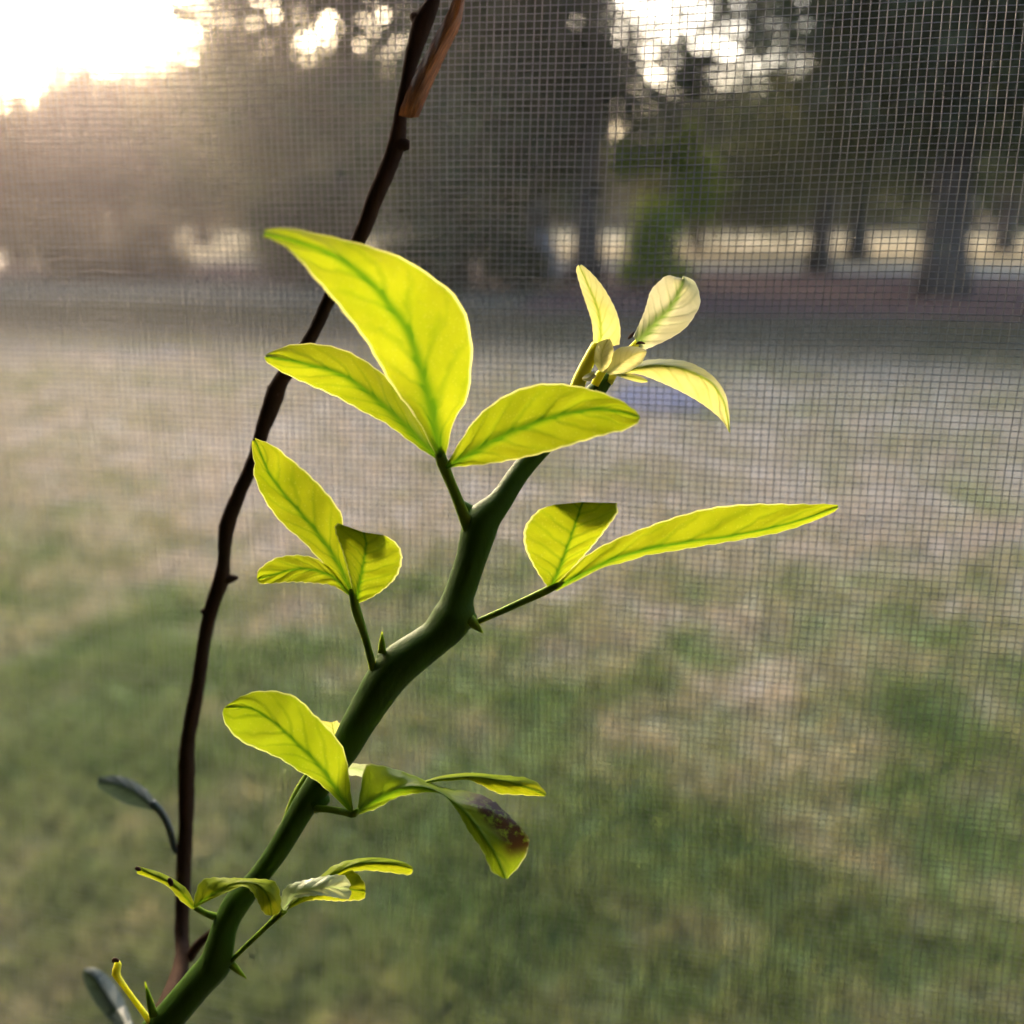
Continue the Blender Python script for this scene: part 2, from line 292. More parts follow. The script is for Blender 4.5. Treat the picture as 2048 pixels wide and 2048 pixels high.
# crumpled blue cloth on the lawn
def cloth_on_lawn():
    c = gnd(1318, 802); nx, ny = 22, 26
    X, Y = np.meshgrid(np.linspace(-0.36, 0.36, nx), np.linspace(-0.55, 0.55, ny))
    Z = 0.035 + 0.022 * np.sin(X * 13 + 2 * np.sin(Y * 5)) * np.cos(Y * 9) + 0.012 * np.sin(X * 29 + Y * 17)
    X = X + 0.03 * np.sin(Y * 8); V = np.stack([X + c[0], Y + c[1], Z], -1).reshape(-1, 3)
    i = np.arange(nx * ny).reshape(ny, nx); F = np.stack([i[:-1, :-1], i[:-1, 1:], i[1:, 1:], i[1:, :-1]], -1).reshape(-1, 4)
    o = mesh_obj('cloth', V, F, M['mat_blue'], origin=(c[0], c[1], 0)); o.location = (c[0], c[1], 0)
    s = o.modifiers.new('thick', 'SOLIDIFY'); s.thickness = 0.012
    tag(o, 'crumpled blue grey cloth lying flat on the lawn beyond the pale shoot tip', 'cloth')
cloth_on_lawn()

# ------------------------------------------------------------------ tubes
def smooth_poly(P, n):
    """Catmull-Rom resample of a polyline (any dimension) to n points, even arc length"""
    P = np.asarray(P, float)
    if len(P) == 2: return P[0] + (P[1] - P[0]) * np.linspace(0, 1, n)[:, None]
    Q = np.vstack([2 * P[0] - P[1], P, 2 * P[-1] - P[-2]]); out = []
    for k in range(1, len(Q) - 2):
        for t in np.linspace(0, 1, 16, endpoint=False):
            a, b, c, d = Q[k - 1:k + 3]
            out.append(0.5 * ((2 * b) + (c - a) * t + (2 * a - 5 * b + 4 * c - d) * t * t + (3 * b - a - 3 * c + d) * t ** 3))
    out.append(P[-1]); out = np.array(out)
    s = np.r_[0, np.cumsum(np.linalg.norm(np.diff(out[:, :2] if out.shape[1] == 4 else out, axis=0), axis=1))]
    return np.stack([np.interp(np.linspace(0, s[-1], n), s, out[:, k]) for k in range(out.shape[1])], -1)
def tube(P, r, sides=12, ridge=0.0, rn=3, cap=True, seed=0, rough=0.0, flat=1.0):
    P = np.asarray(P, float); r = np.asarray(r, float) * np.ones(len(P)); n = len(P)
    T = np.gradient(P, axis=0); T /= np.linalg.norm(T, axis=1)[:, None] + 1e-12
    ref = FW if abs(T[0] @ FW) < 0.8 else UP
    rr = np.random.default_rng(seed); V = []
    for k in range(n):
        u = np.cross(T[k], ref); u /= np.linalg.norm(u) + 1e-12; w = np.cross(u, T[k])
        for j in range(sides):
            a = 2 * math.pi * j / sides
            q = r[k] * (1 + ridge * math.cos(rn * a + 0.4)) * (1 + rough * (rr.random() - 0.5))
            V.append(P[k] + (u * math.cos(a) + w * math.sin(a) * flat) * q)
    F = [[k * sides + j, k * sides + (j + 1) % sides, (k + 1) * sides + (j + 1) % sides, (k + 1) * sides + j] for k in range(n - 1) for j in range(sides)]
    if cap: F += [list(range(sides))[::-1], [(n - 1) * sides + j for j in range(sides)]]
    return np.array(V), F
def join(parts):
    V, F, mi, o = [], [], [], 0
    for k, p in enumerate(parts):
        v, f = p[0], p[1]; V.append(v); F += [[i + o for i in q] for q in f]; mi += [p[2] if len(p) > 2 else 0] * len(f); o += len(v)
    return np.vstack(V), F, mi

# ------------------------------------------------------------------ trees beyond the lawn
def tree(name, base, height, tr, label, bark, fol, crown_z, crown_r, n_leaf, leaf, lean=(0, 0), seed=0, cat='tree', group=None, nclump=40, flat=0.8, limbs=9, low=0.0):
    r = np.random.default_rng(seed); b = np.array([base[0], base[1], -0.05])
    root = empty(name, (base[0], base[1], 0)); tag(root, label, cat, group)
    k = np.linspace(0, 1, 12); ctr = np.array([lean[0], lean[1], 0.0])
    P = b + np.stack([k * lean[0] + 0.12 * np.sin(k * 5 + seed) * tr * 2, k * lean[1] + 0.1 * np.cos(k * 4 + seed) * tr * 2, k * height * 0.92], -1)
    rad = tr * (1 - 0.8 * k); rad[0] *= 1.5; rad[1] *= 1.1
    parts = [tube(P, rad, 9, rough=0.15, seed=seed)]; tips = []
    for q in range(limbs):
        h0 = r.uniform(max(0.15, (crown_z - 0.8) / height), 0.85); s = P[0] + (P[-1] - P[0]) * h0
        a = q * 2.4 + r.uniform(-0.5, 0.5); ln = crown_r * r.uniform(0.65, 1.05) * (1.1 - 0.5 * h0)
        e = s + np.array([math.cos(a) * ln, math.sin(a) * ln, r.uniform(-0.05, 0.55) * ln]); mdl = (s + e) / 2 + np.array([0, 0, 0.12 * ln])
        L_ = smooth_poly([s, mdl, e], 7); parts.append(tube(L_, np.linspace(tr * 0.34, tr * 0.06, 7), 5, seed=q)); tips += [L_[3], L_[4], L_[5], e]
    V, F, _ = join(parts); o = mesh_obj('trunk', V, F, bark, root, origin=root.location)
    C = []
    for q in range(nclump):
        if q < len(tips): C.append(tips[q] + r.normal(0, 0.25, 3))
        else:
            a = r.uniform(0, 6.283); u = r.random() ** 0.5; zz = r.uniform(crown_z - low, height)
            prof = math.sin(math.pi * min(1, max(0.08, (zz - crown_z + low + 0.5) / (height - crown_z + low + 1.0)))) ** 0.6
            C.append(b + np.array([lean[0] * zz / height + math.cos(a) * u * crown_r * prof, lean[1] * zz / height + math.sin(a) * u * crown_r * prof, zz]))
    C = np.array(C); cs = r.uniform(0.35, 0.9, len(C)) * crown_r * 0.34
    ix = r.integers(0, len(C), n_leaf); off = r.normal(0, 1, (n_leaf, 3)) * cs[ix][:, None] * np.array([1, 1, flat])
    Q = C[ix] + off; Q[:, 2] = np.maximum(Q[:, 2], 0.15)
    d1 = r.normal(0, 1, (n_leaf, 3)); d1 /= np.linalg.norm(d1, axis=1)[:, None]; d2 = np.cross(d1, r.normal(0, 1, (n_leaf, 3))); d2 /= np.linalg.norm(d2, axis=1)[:, None] + 1e-9
    sz = leaf * r.uniform(0.6, 1.3, n_leaf)[:, None]; nn = np.cross(d1, d2)
    V = np.stack([Q - d1 * sz, Q - d2 * sz * 0.42 + nn * sz * 0.1, Q + d1 * sz, Q + d2 * sz * 0.42 + nn * sz * 0.1], 1).reshape(-1, 3)
    F = np.arange(n_leaf * 4).reshape(-1, 4)
    c = mesh_obj('crown', V, F, fol, root, origin=root.location, smooth=False); tag(c, kind='stuff')
    return root
SUNWARD = 'trees beyond the lawn'
# (px column, distance, height, trunk radius, crown base, crown radius, leaves, leaf size, bark, foliage, lean, label)
TREES = [
 ('oak_tree', 1092, 24, 11, 0.30, 3.8, 3.0, 5400, 0.14, 'bark_pale', 'fol_dark', (-1.9, 0.4), 'tree with pale grey trunk leaning over the mulch bed'),
 ('oak_tree', 1170, 22, 10, 0.30, 2.3, 2.8, 8000, 0.14, 'bark_dark', 'fol_dark', (0.5, 0.0), 'dark trunked tree standing between the pale leaning trunk and the light green bush'),
 ('oak_tree', 905, 21, 12, 0.34, 1.9, 3.8, 13000, 0.15, 'bark_dark', 'fol_dark', (-0.3, 0.3), 'broad dark tree rising behind the large top leaflet'),
 ('oak_tree', 690, 24, 12, 0.36, 1.8, 4.2, 17000, 0.15, 'bark_dark', 'fol_olive', (0.4, 0.2), 'grey green tree seen behind the brown twig'),
 ('oak_tree', 600, 30, 12, 0.32, 2.2, 3.6, 9000, 0.17, 'bark_dark', 'fol_olive', (-0.3, 0.0), 'olive tree right of the sunlit gap'),
 ('oak_tree', 1905, 20, 12, 0.40, 1.9, 4.8, 21000, 0.15, 'bark_dark', 'fol_dark', (-0.6, 0.0), 'big dark tree with low boughs at the edge of the mulch bed'),
 ('oak_tree', 2140, 17, 11, 0.32, 1.8, 4.0, 11000, 0.14, 'bark_dark', 'fol_dark', (0.2, 0.0), 'dark tree partly out of view beside the mulch bed'),
 ('oak_tree', 1640, 27, 11, 0.26, 2.7, 3.4, 12000, 0.15, 'bark_dark', 'fol_dark', (0.5, 0.0), 'dark tree over the sunlit gap beside the road'),
 ('oak_tree', 1720, 34, 12, 0.30, 2.9, 4.6, 14000, 0.18, 'bark_dark', 'fol_olive', (0.0, 0.0), 'olive tree standing beyond the pale road'),
 ('oak_tree', 1400, 40, 5.6, 0.22, 2.4, 3.6, 11000, 0.19, 'bark_dark', 'fol_olive', (0.0, 0.0), 'olive tree beyond the road behind the slim light green tree'),
 ('oak_tree', 2020, 42, 12, 0.30, 2.6, 4.8, 11000, 0.2, 'bark_dark', 'fol_dark', (0.0, 0.0), 'dark tree beyond the road behind the low boughs'),
 ('oak_tree', 1000, 38, 6.4, 0.24, 1.6, 4.2, 11000, 0.19, 'bark_dark', 'fol_dark', (0.0, 0.0), 'dark tree far behind the pale leaning trunk'),
 ('oak_tree', 230, 36, 5.8, 0.24, 2.4, 3.6, 7000, 0.20, 'bark_dark', 'fol_brown', (0.3, 0.0), 'brownish tree under the low sun between two pale gaps'),
 ('oak_tree', 20, 34, 4.7, 0.24, 2.2, 3.4, 7000, 0.20, 'bark_dark', 'fol_brown', (-0.2, 0.0), 'short brownish tree below the bright sun'),
 ('oak_tree', 400, 48, 8.4, 0.30, 3.2, 4.2, 8000, 0.24, 'bark_dark', 'fol_brown', (0.0, 0.0), 'tall brownish tree far behind the pale sunlit gap'),
 ('oak_tree', -220, 30, 5.0, 0.26, 2.0, 3.6, 6000, 0.19, 'bark_dark', 'fol_brown', (0.0, 0.0), 'brown tree mostly out of view beside the sun'),
]
for k, (nm, px, ds, h, tr, cz, cr, nl, ls, bk, fo, ln, lb) in enumerate(TREES):
    tree(nm, azim(px, ds), h, tr, lb, M[bk], M[fo], cz, cr, nl, ls, ln, seed=20 + k, group=SUNWARD, nclump=46, limbs=10)
tree('sapling_tree', azim(1330, 21.5), 5.2, 0.07, 'slim light green young tree at the edge of the mulch bed', M['bark_dark'], M['fol_lime'], 0.5, 0.85, 5200, 0.09, (0.1, 0), 61, nclump=26, limbs=8, group='light green saplings', low=0.2)
tree('shrub', azim(1285, 20.0), 1.6, 0.04, 'low light green shrub at the foot of the slim young tree', M['bark_dark'], M['fol_lime'], 0.2, 0.7, 2600, 0.07, (0, 0), 63, 'shrub', nclump=16, limbs=6)
for k, (px, ds, h, cr, lb) in enumerate([(95, 26, 1.0, 1.6, 'low dark shrub below the small pale gap'), (250, 25, 0.8, 1.5, 'low dark shrub between the two pale gaps'),
        (600, 22, 1.4, 1.3, 'rounded dark shrub behind the tip of the largest leaflet'), (1010, 21, 1.3, 0.9, 'dark shrub at the foot of the pale leaning trunk'), (860, 20, 1.1, 1.2, 'dark shrub at the foot of the broad dark tree')]):
    tree('shrub', azim(px, ds), h, 0.04, lb, M['bark_dark'], M['fol_brown' if k < 2 else 'fol_dark'], 0.15, cr, 2600, 0.10, (0, 0), 80 + k, 'shrub', nclump=14, limbs=6, group='low shrubs under the trees')
# far wood beyond the field: reads as one mass
def far_wood():
    V, F = [], []; r = np.random.default_rng(5); n = 80000; q = []
    for k in range(170):
        px = r.uniform(-900, 2900); ds = r.uniform(88, 125); c = azim(px, ds)
        hi = (5.0 + 4.0 * r.random()) if px < 430 else (5.5 + 3 * r.random()) if 950 < px < 1650 else (9 + 7 * r.random()); hi *= ds / 100.0
        q.append((c[0], c[1], hi))
    q = np.array(q); ix = r.integers(0, len(q), n); u = r.normal(0, 1, (n, 3)); z = r.random(n) ** 0.8 * q[ix, 2]
    P = np.stack([q[ix, 0] + u[:, 0] * 2.2, q[ix, 1] + u[:, 1] * 2.2, np.maximum(0.5, z)], -1)
    d1 = r.normal(0, 1, (n, 3)); d1 /= np.linalg.norm(d1, axis=1)[:, None]; d2 = np.cross(d1, r.normal(0, 1, (n, 3))); d2 /= np.linalg.norm(d2, axis=1)[:, None]
    sz = r.uniform(0.5, 1.1, n)[:, None]
    V = np.stack([P - d1 * sz, P - d2 * sz * 0.5, P + d1 * sz, P + d2 * sz * 0.5], 1).reshape(-1, 3)
    o = mesh_obj('distant_wood', V, np.arange(n * 4).reshape(-1, 4), M['fol_olive'], smooth=False)
    tag(o, 'distant dark wood closing the view beyond the dry field', 'wood', kind='stuff')
far_wood()

# ------------------------------------------------------------------ room behind the camera with a screened window
SCR_Y = 0.205; PX0, PX1, PZ0, PZ1 = -0.62, 0.48, 0.92, 2.08
def box(bm, a, b):
    vs = [bm.verts.new((x, y, z)) for x in (a[0], b[0]) for y in (a[1], b[1]) for z in (a[2], b[2])]
    for f in ((0, 1, 3, 2), (4, 6, 7, 5), (0, 4, 5, 1), (2, 3, 7, 6), (0, 2, 6, 4), (1, 5, 7, 3)): bm.faces.new([vs[i] for i in f])
def boxes(name, bs, m, parent=None, bevel=0.0):
    bm = bmesh.new()
    for a, b in bs: box(bm, a, b)
    bmesh.ops.recalc_face_normals(bm, faces=bm.faces)
    if bevel: bmesh.ops.bevel(bm, geom=list(bm.edges), offset=bevel, segments=2, affect='EDGES')
    me = bpy.data.meshes.new(name); bm.to_mesh(me); bm.free(); me.materials.append(m)
    o = bpy.data.objects.new(name, me); COL.objects.link(o)
    if parent: o.parent = parent
    return o
X0, X1, YB, ZF, ZC = -1.7, 1.7, -2.6, 0.15, 2.5
tag(boxes('room_floor', [((X0 - .1, YB - .1, -0.02), (X1 + .1, SCR_Y + 0.14, ZF))], M['floor']), kind='structure')
tag(boxes('room_ceiling', [((X0 - .1, YB - .1, ZC), (X1 + .1, SCR_Y + 0.14, ZC + 0.12))], M['room']), kind='structure')
tag(boxes('wall_back', [((X0 - .1, YB - .1, ZF), (X1 + .1, YB, ZC))], M['room']), kind='structure')
tag(boxes('wall_left', [((X0 - .1, YB, ZF), (X0, SCR_Y + 0.02, ZC))], M['room']), kind='structure')
tag(boxes('wall_right', [((X1, YB, ZF), (X1 + .1, SCR_Y + 0.02, ZC))], M['room']), kind='structure')
fr = 0.03; wy0, wy1 = SCR_Y + 0.02, SCR_Y + 0.14
tag(boxes('wall_front', [((X0 - .1, wy0, ZF), (PX0 - fr, wy1, ZC)), ((PX1 + fr, wy0, ZF), (X1 + .1, wy1, ZC)),
     ((PX0 - fr, wy0, ZF), (PX1 + fr, wy1, PZ0 - fr)), ((PX0 - fr, wy0, PZ1 + fr), (PX1 + fr, wy1, ZC))], M['room']), kind='structure')
scr = empty('insect_screen', ((PX0 + PX1) / 2, SCR_Y, PZ0))
tag(scr, 'fine grey woven insect screen standing between the plant and the lawn', 'screen')
y0, y1 = SCR_Y - 0.008, SCR_Y + 0.0195
fo_ = [boxes('frame', [((PX0 - fr, y0, PZ0 - fr), (PX1 + fr, y1, PZ0)), ((PX0 - fr, y0, PZ1), (PX1 + fr, y1, PZ1 + fr)), ((PX0 - fr, y0, PZ0 + .0005), (PX0, y1, PZ1 - .0005)), ((PX1, y0, PZ0 + .0005), (PX1 + fr, y1, PZ1 - .0005))], M['frame'])]
for o in fo_: o.parent = scr; o.location = -scr.location
WR = 0.000092; PC, PR = 0.00153, 0.00128
def warp(x, z):                       # slow irregular drift of the cloth
    dx = 0.0007 * np.sin(z * 21 + 1.3 * np.sin(x * 17)) + 0.00035 * np.sin(z * 67 + x * 31)
    dz = 0.0006 * np.sin(x * 19 + 1.1 * np.sin(z * 23)) + 0.00030 * np.sin(x * 71 + z * 29)
    dy = -0.030 * np.exp(-((z - 1.20) / 0.17) ** 2) * np.clip((x - PX0) / 0.2, 0, 1) * np.clip((PX1 - x) / 0.2, 0, 1) + 0.0012 * np.sin(x * 6.1 + z * 4.3) + 0.0004 * np.sin(x * 23 - z * 19)
    return dx, dy, dz
def wires(name, vertical):
    r = np.random.default_rng(3 if vertical else 4)
    if vertical: lines = np.arange(PX0, PX1, PC); s = np.linspace(PZ0, PZ1, 42)
    else: lines = np.arange(PZ0, PZ1, PR); s = np.linspace(PX0, PX1, 40)
    lines = lines + r.normal(0, 0.00005, len(lines)); n, k = len(lines), len(s)
    A, B = np.meshgrid(lines, s, indexing='ij'); X, Z = (A, B) if vertical else (B, A)
    dx, dy, dz = warp(X, Z); j = r.normal(0, 0.00003, (n, k))
    Cx, Cy, Cz = X + dx + (j if vertical else 0), SCR_Y + dy + (WR if vertical else -WR), Z + dz + (0 if vertical else j)
    rad = WR * r.uniform(0.85, 1.15, n)[:, None]; V = []
    for a in range(5):
        c, q = math.cos(a * 1.2566), math.sin(a * 1.2566)
        V.append(np.stack([Cx + (rad * c if vertical else 0), Cy + rad * q, Cz + (0 if vertical else rad * c)], -1))
    V = np.stack(V, 2); i = np.arange(n * k * 5).reshape(n, k, 5); i2 = np.roll(i, -1, 2)
    F = np.stack([i[:, :-1], i2[:, :-1], i2[:, 1:], i[:, 1:]], -1).reshape(-1, 4)
    o = mesh_obj(name, V.reshape(-1, 3), F, M['wire'], scr, origin=scr.location); tag(o, kind='stuff')
wires('upright_wires', True); wires('crosswise_wires', False)

# ------------------------------------------------------------------ the plant
FOOT = at(150, 2300, 0.20); FOOT = np.array([FOOT[0] - 0.02, FOOT[1] - 0.03, ZF])
plant = empty('citrus_sapling', FOOT)
tag(plant, 'thorny citrus sapling with backlit lime green leaflets and a bare brown twig', 'plant')
def p3(pts):                                   # [(px, py, depth, width px)] -> points, radii
    P = np.array([at(a, b, d) for a, b, d, w in pts]); r = np.array([0.5 * w * d / FPX for a, b, d, w in pts]); return P, r
def limb(name, pts, m, parent, n=40, sides=14, ridge=0.04, rn=3, seed=0, extra=None, rough=0.0, mats=None):
    Q = smooth_poly(pts, n); P, r = p3(Q); parts = [tube(P, r, sides, ridge, rn, seed=seed, rough=rough) + (0,)]
    for e in (extra or []): parts.append(e)
    V, F, mi = join(parts)
    return mesh_obj(name, V, F, mats or m, parent, origin=FOOT, mi=mi)
def knob(px, py, d, w, dirpx, ln, mi=0, seed=0, tipw=0.25):
    """small bud / bump / thorn growing from (px,py) along a pixel direction"""
    dx, dy = dirpx; k = np.linspace(0, 1, 6)
    pts = [(px + dx * ln * t, py + dy * ln * t, d, w * (tipw + (1 - tipw) * (1 - t ** 1.6))) for t in k]
    P, r = p3(pts); return tube(P, r, 8, seed=seed) + (mi,)

D0 = 0.168
st = [(1216, 752, .1705, 26), (1195, 778, .170, 34), (1130, 845, .169, 38), (1062, 917, .168, 39), (1030, 958, .167, 40), (1000, 1003, .166, 46), (966, 1040, .166, 66), (956, 1068, .166, 66),
      (944, 1112, .166, 59), (930, 1156, .166, 58), (917, 1194, .166, 60), (909, 1228, .166, 78), (889, 1257, .166, 74), (866, 1279, .166, 68), (801, 1327, .166, 78), (770, 1361, .1665, 76),
      (744, 1402, .167, 69), (711, 1457, .167, 62), (690, 1495, .168, 58), (640, 1565, .169, 52), (605, 1617, .170, 47), (558, 1697, .172, 42), (512, 1760, .173, 40), (480, 1797, .173, 50), (453, 1844, .173, 48),
      (440, 1891, .173, 54), (430, 1928, .174, 62), (396, 1967, .175, 60), (353, 2018, .176, 60), (300, 2080, .178, 62), (220, 2200, .182, 62)]
Pst, rst = p3(smooth_poly(st, 150))
low = smooth_poly([Pst[-1], Pst[-1] * 0.6 + FOOT * 0.4 + np.array([-.01, 0, -.1]), FOOT + np.array([0, 0, 0.25]), FOOT - np.array([0, 0, 0.01])], 30)
Pst = np.vstack([Pst, low[1:]]); rst = np.r_[rst, np.linspace(rst[-1], 0.006, 29)]
ex = [knob(954, 1054, .1668, 54, (-.48, -.88), 58, seed=1, tipw=.12), knob(792, 1347, .1668, 72, (-.55, -.83), 52, seed=2, tipw=.38), knob(893, 1216, .1668, 74, (.88, .47), 63, seed=3, tipw=.38),
      knob(628, 1604, .1695, 48, (.9, -.2), 34, seed=4), knob(456, 1846, .1738, 46, (-.4, -.9), 32, seed=5), knob(335, 2056, .177, 50, (-.4, -.9), 36, seed=6), knob(418, 1910, .1743, 66, (.95, .3), 52, seed=7, tipw=.32)]
V, F, mi = join([tube(Pst, rst, 20, 0.06, 4, seed=1, rough=0.025) + (0,)] + ex)
stem = mesh_obj('stem', V, F, M['stem'], plant, origin=FOOT, mi=mi)
# thorns, each a part of its own
for k, (a, b, d, w, tx, ty) in enumerate([(764, 1306, .165, 17, 764, 1263), (938, 1238, .165, 24, 966, 1266), (463, 1929, .172, 16, 493, 1957), (307, 2032, .175, 17, 290, 1964)]):
    ln = math.hypot(tx - a, ty - b)
    V, F, _ = join([knob(a, b, d, w, ((tx - a) / ln, (ty - b) / ln), ln, tipw=0.08)]); mesh_obj('thorn', V, F, M['stem_young'], plant, origin=FOOT)

def interp_depth(d, n):
    if isinstance(d, (int, float)): return np.full(n, float(d))
    d = np.asarray(d, float); return np.interp(np.linspace(0, 1, n), np.linspace(0, 1, len(d)), d)
def leaflet(parent, Mid, Lf, Rt, d, fold=(0.0, 0.0), m='leaf', vm='vein', vw=9, n=34, K=10, curl=0.0, tuck=0, label=None, seed=0, crenate=1.2, name='leaflet', bump=0.00018):
    """one leaflet: midrib and both margins as picture polylines (base to tip), depth along it, fold = depth offset of each margin"""
    r = np.random.default_rng(seed); A, B, C = smooth_poly(Mid, n), smooth_poly(Lf, n), smooth_poly(Rt, n); D = interp_depth(d, n)
    s = np.linspace(0, 1, n); env = np.sin(np.pi * np.clip(s, 0.02, 0.98)) ** 0.5 if not tuck else np.sin(np.pi * np.clip(s, 0.02, 1) * 0.5) ** 0.6
    V, UV, RIB = [], [], []
    for E in (B, C):
        dirv = E - A; ln = np.linalg.norm(dirv, axis=1)[:, None] + 1e-6
        E += dirv / ln * (crenate * np.sin(s * n * 2.1 + r.uniform(0, 6)))[:, None] * (ln > 12)
    for i in range(n):
        rw = vw * 0.62 * (1 - 0.75 * s[i] ** 0.8) + 0.6            # half width of the midrib in pixels
        for j in range(-K, K + 1):
            k = abs(j); E = B if j < 0 else C; fo = fold[0] if j < 0 else fold[1]; hw = np.linalg.norm(E[i] - A[i]) + 1e-6
            t3 = min(0.45, rw * 1.9 / hw); t = t3 * k / 4 if k <= 4 else t3 + (1 - t3) * (k - 4) / (K - 4)
            q = A[i] * (1 - t) + E[i] * t; rib = math.exp(-(t * hw / rw) ** 2) if k < K else 0.0
            dd = D[i] + fo * env[i] * t ** 1.5 + bump * math.sin(s[i] * 30 - t * 5) * math.sin(math.pi * t) + curl * t * t * math.sin(s[i] * 9 + (1 if j < 0 else 3)) - rib * rw * 0.55 * D[i] / FPX
            V.append(at(q[0], q[1], dd)); UV.append((s[i], 0.5 + 0.5 * math.copysign(t, j))); RIB.append(rib)
    if tuck:                                     # the tip bends away over the top edge
        last = np.array(V[-(2 * K + 1):]); mid = last[K]; lu = UV[-(2 * K + 1):]; lr = RIB[-(2 * K + 1):]
        for q in range(1, 6):
            t = q / 5; sh = 1 - 0.75 * t ** 1.5
            for j in range(2 * K + 1):
                V.append(mid + (last[j] - mid) * sh + FW * tuck * math.sin(t * 1.5) - UP * tuck * 0.55 * (1 - math.cos(t * 1.6))); UV.append((1 - 0.001 * q, lu[j][1])); RIB.append(lr[j])
        n += 5
    w = 2 * K + 1; F = [[i * w + j, i * w + j + 1, (i + 1) * w + j + 1, (i + 1) * w + j] for i in range(n - 1) for j in range(w - 1)]
    o = mesh_obj(name, np.array(V), F, M[m], parent, origin=FOOT, uv=UV)
    at_ = o.data.attributes.new('rib', 'FLOAT', 'POINT'); at_.data.foreach_set('value', RIB)
    if label: o['label'] = label
    return o
def leaf(pts, m='petiole', n=18, **kw): return limb('leaf', pts, M[m], plant, n=n, sides=10, **kw)

# --- top leaf: three big leaflets
c1 = lambda p: crop(400, 400, .31056, p); c2 = lambda p: crop(900, 450, .31056, p); c3 = lambda p: crop(450, 850, .2588, p)
c4 = lambda p: crop(900, 950, .4141, p); c5 = lambda p: crop(400, 1330, .3727, p); c6 = lambda p: crop(150, 1500, .3623, p); c7 = lambda p: crop(600, 0, .31056, p)
lf = leaf([(952, 1100, .166, 22), (940, 1062, .1652, 26), (930, 1036, .1645, 24), (910, 985, .162, 21), (893, 945, .160, 22), (883, 918, .1592, 24), (874, 888, .1585, 10)])
leaflet(lf, c1([(1545, 1660), (1500, 1400), (1440, 1150), (1340, 850), (1230, 690), (1080, 510), (850, 350), (640, 275), (415, 215)]),
        c1([(1530, 1660), (1390, 1400), (1260, 1230), (1150, 1050), (1060, 895), (960, 765), (830, 605), (740, 505), (650, 395), (560, 308), (470, 258), (400, 235)]),
        c1([(1580, 1650), (1620, 1480), (1660, 1370), (1722, 1280), (1755, 1000), (1740, 830), (1690, 680), (1600, 570), (1450, 460), (1300, 370), (1050, 285), (800, 225), (550, 178), (420, 190)]),
        (.159, .152, .146, .139, .132), (-.002, .003), vw=26, seed=1)
leaflet(lf, c1([(1530, 1660), (1300, 1430), (1110, 1260), (960, 1150), (850, 1100), (700, 1060), (560, 1030), (425, 1005)]),
        c1([(1515, 1665), (1400, 1590), (1280, 1500), (1180, 1430), (1060, 1370), (880, 1270), (700, 1190), (560, 1125), (450, 1060), (412, 1012)]),
        c1([(1545, 1640), (1470, 1510), (1380, 1385), (1280, 1250), (1190, 1130), (1040, 1020), (900, 955), (740, 925), (600, 930), (480, 965), (415, 1002)]),
        (.1605, .160, .159, .158), (.001, .002), vw=19, seed=2)
leaflet(lf, c2([(-30, 1565), (150, 1460), (330, 1360), (500, 1290), (700, 1225), (900, 1190), (1060, 1195), (1215, 1235)]),
        c2([(-25, 1545), (60, 1400), (180, 1230), (350, 1100), (500, 1040), (620, 1020), (780, 1030), (950, 1070), (1100, 1130), (1190, 1190), (1225, 1232)]),
        c2([(-20, 1575), (40, 1556), (200, 1545), (400, 1515), (600, 1470), (800, 1410), (1000, 1350), (1130, 1320), (1200, 1280), (1228, 1240)]),
        (.159, .157, .154, .151), (.0002, -.0008), vw=19, m='leaf', seed=3)
# --- leaf on the left of the stem
lf = leaf([(749, 1345, .166, 18), (745, 1329, .1655, 16), (732, 1280, .165, 15), (717, 1233, .165, 19), (709, 1206, .165, 18), (701, 1178, .1648, 6)])
leaflet(lf, c3([(990, 1330), (900, 1120), (800, 950), (680, 790), (560, 650), (430, 500), (340, 370), (285, 240), (235, 120)]),
        c3([(965, 1320), (850, 1160), (720, 1030), (600, 900), (470, 790), (380, 690), (300, 570), (240, 440), (220, 350), (228, 290), (208, 200), (208, 120)]),
        c3([(1000, 1310), (945, 1080), (905, 900), (915, 740), (880, 650), (800, 540), (700, 430), (580, 320), (480, 240), (380, 160), (290, 125), (228, 100)]),
        (.1655, .1668, .1682, .1695), (.0003, .0008), vw=12, seed=4)
leaflet(lf, c3([(970, 1320), (860, 1190), (760, 1140), (660, 1115), (540, 1115), (400, 1150), (255, 1190)]),
        c3([(960, 1320), (870, 1262), (800, 1235), (650, 1220), (500, 1215), (330, 1228), (265, 1222), (247, 1198)]),
        c3([(975, 1310), (855, 1150), (780, 1080), (700, 1030), (620, 1010), (520, 1005), (400, 1025), (310, 1075), (255, 1130), (245, 1190)]),
        (.1655, .1662, .1668, .167), (-.0005, .0004), vw=9, seed=5)
leaflet(lf, c3([(1008, 1380), (1040, 1220), (1070, 1060), (1090, 920), (1070, 828)]),
        c3([(1000, 1360), (965, 1180), (905, 970), (860, 850), (848, 790), (868, 757)]),
        c3([(1025, 1380), (1130, 1335), (1230, 1270), (1320, 1180), (1365, 1070), (1360, 970), (1310, 900), (1232, 852)]),
        (.165, .1645, .164, .1638), (.002, -.001), vw=11, seed=6, tuck=.004)
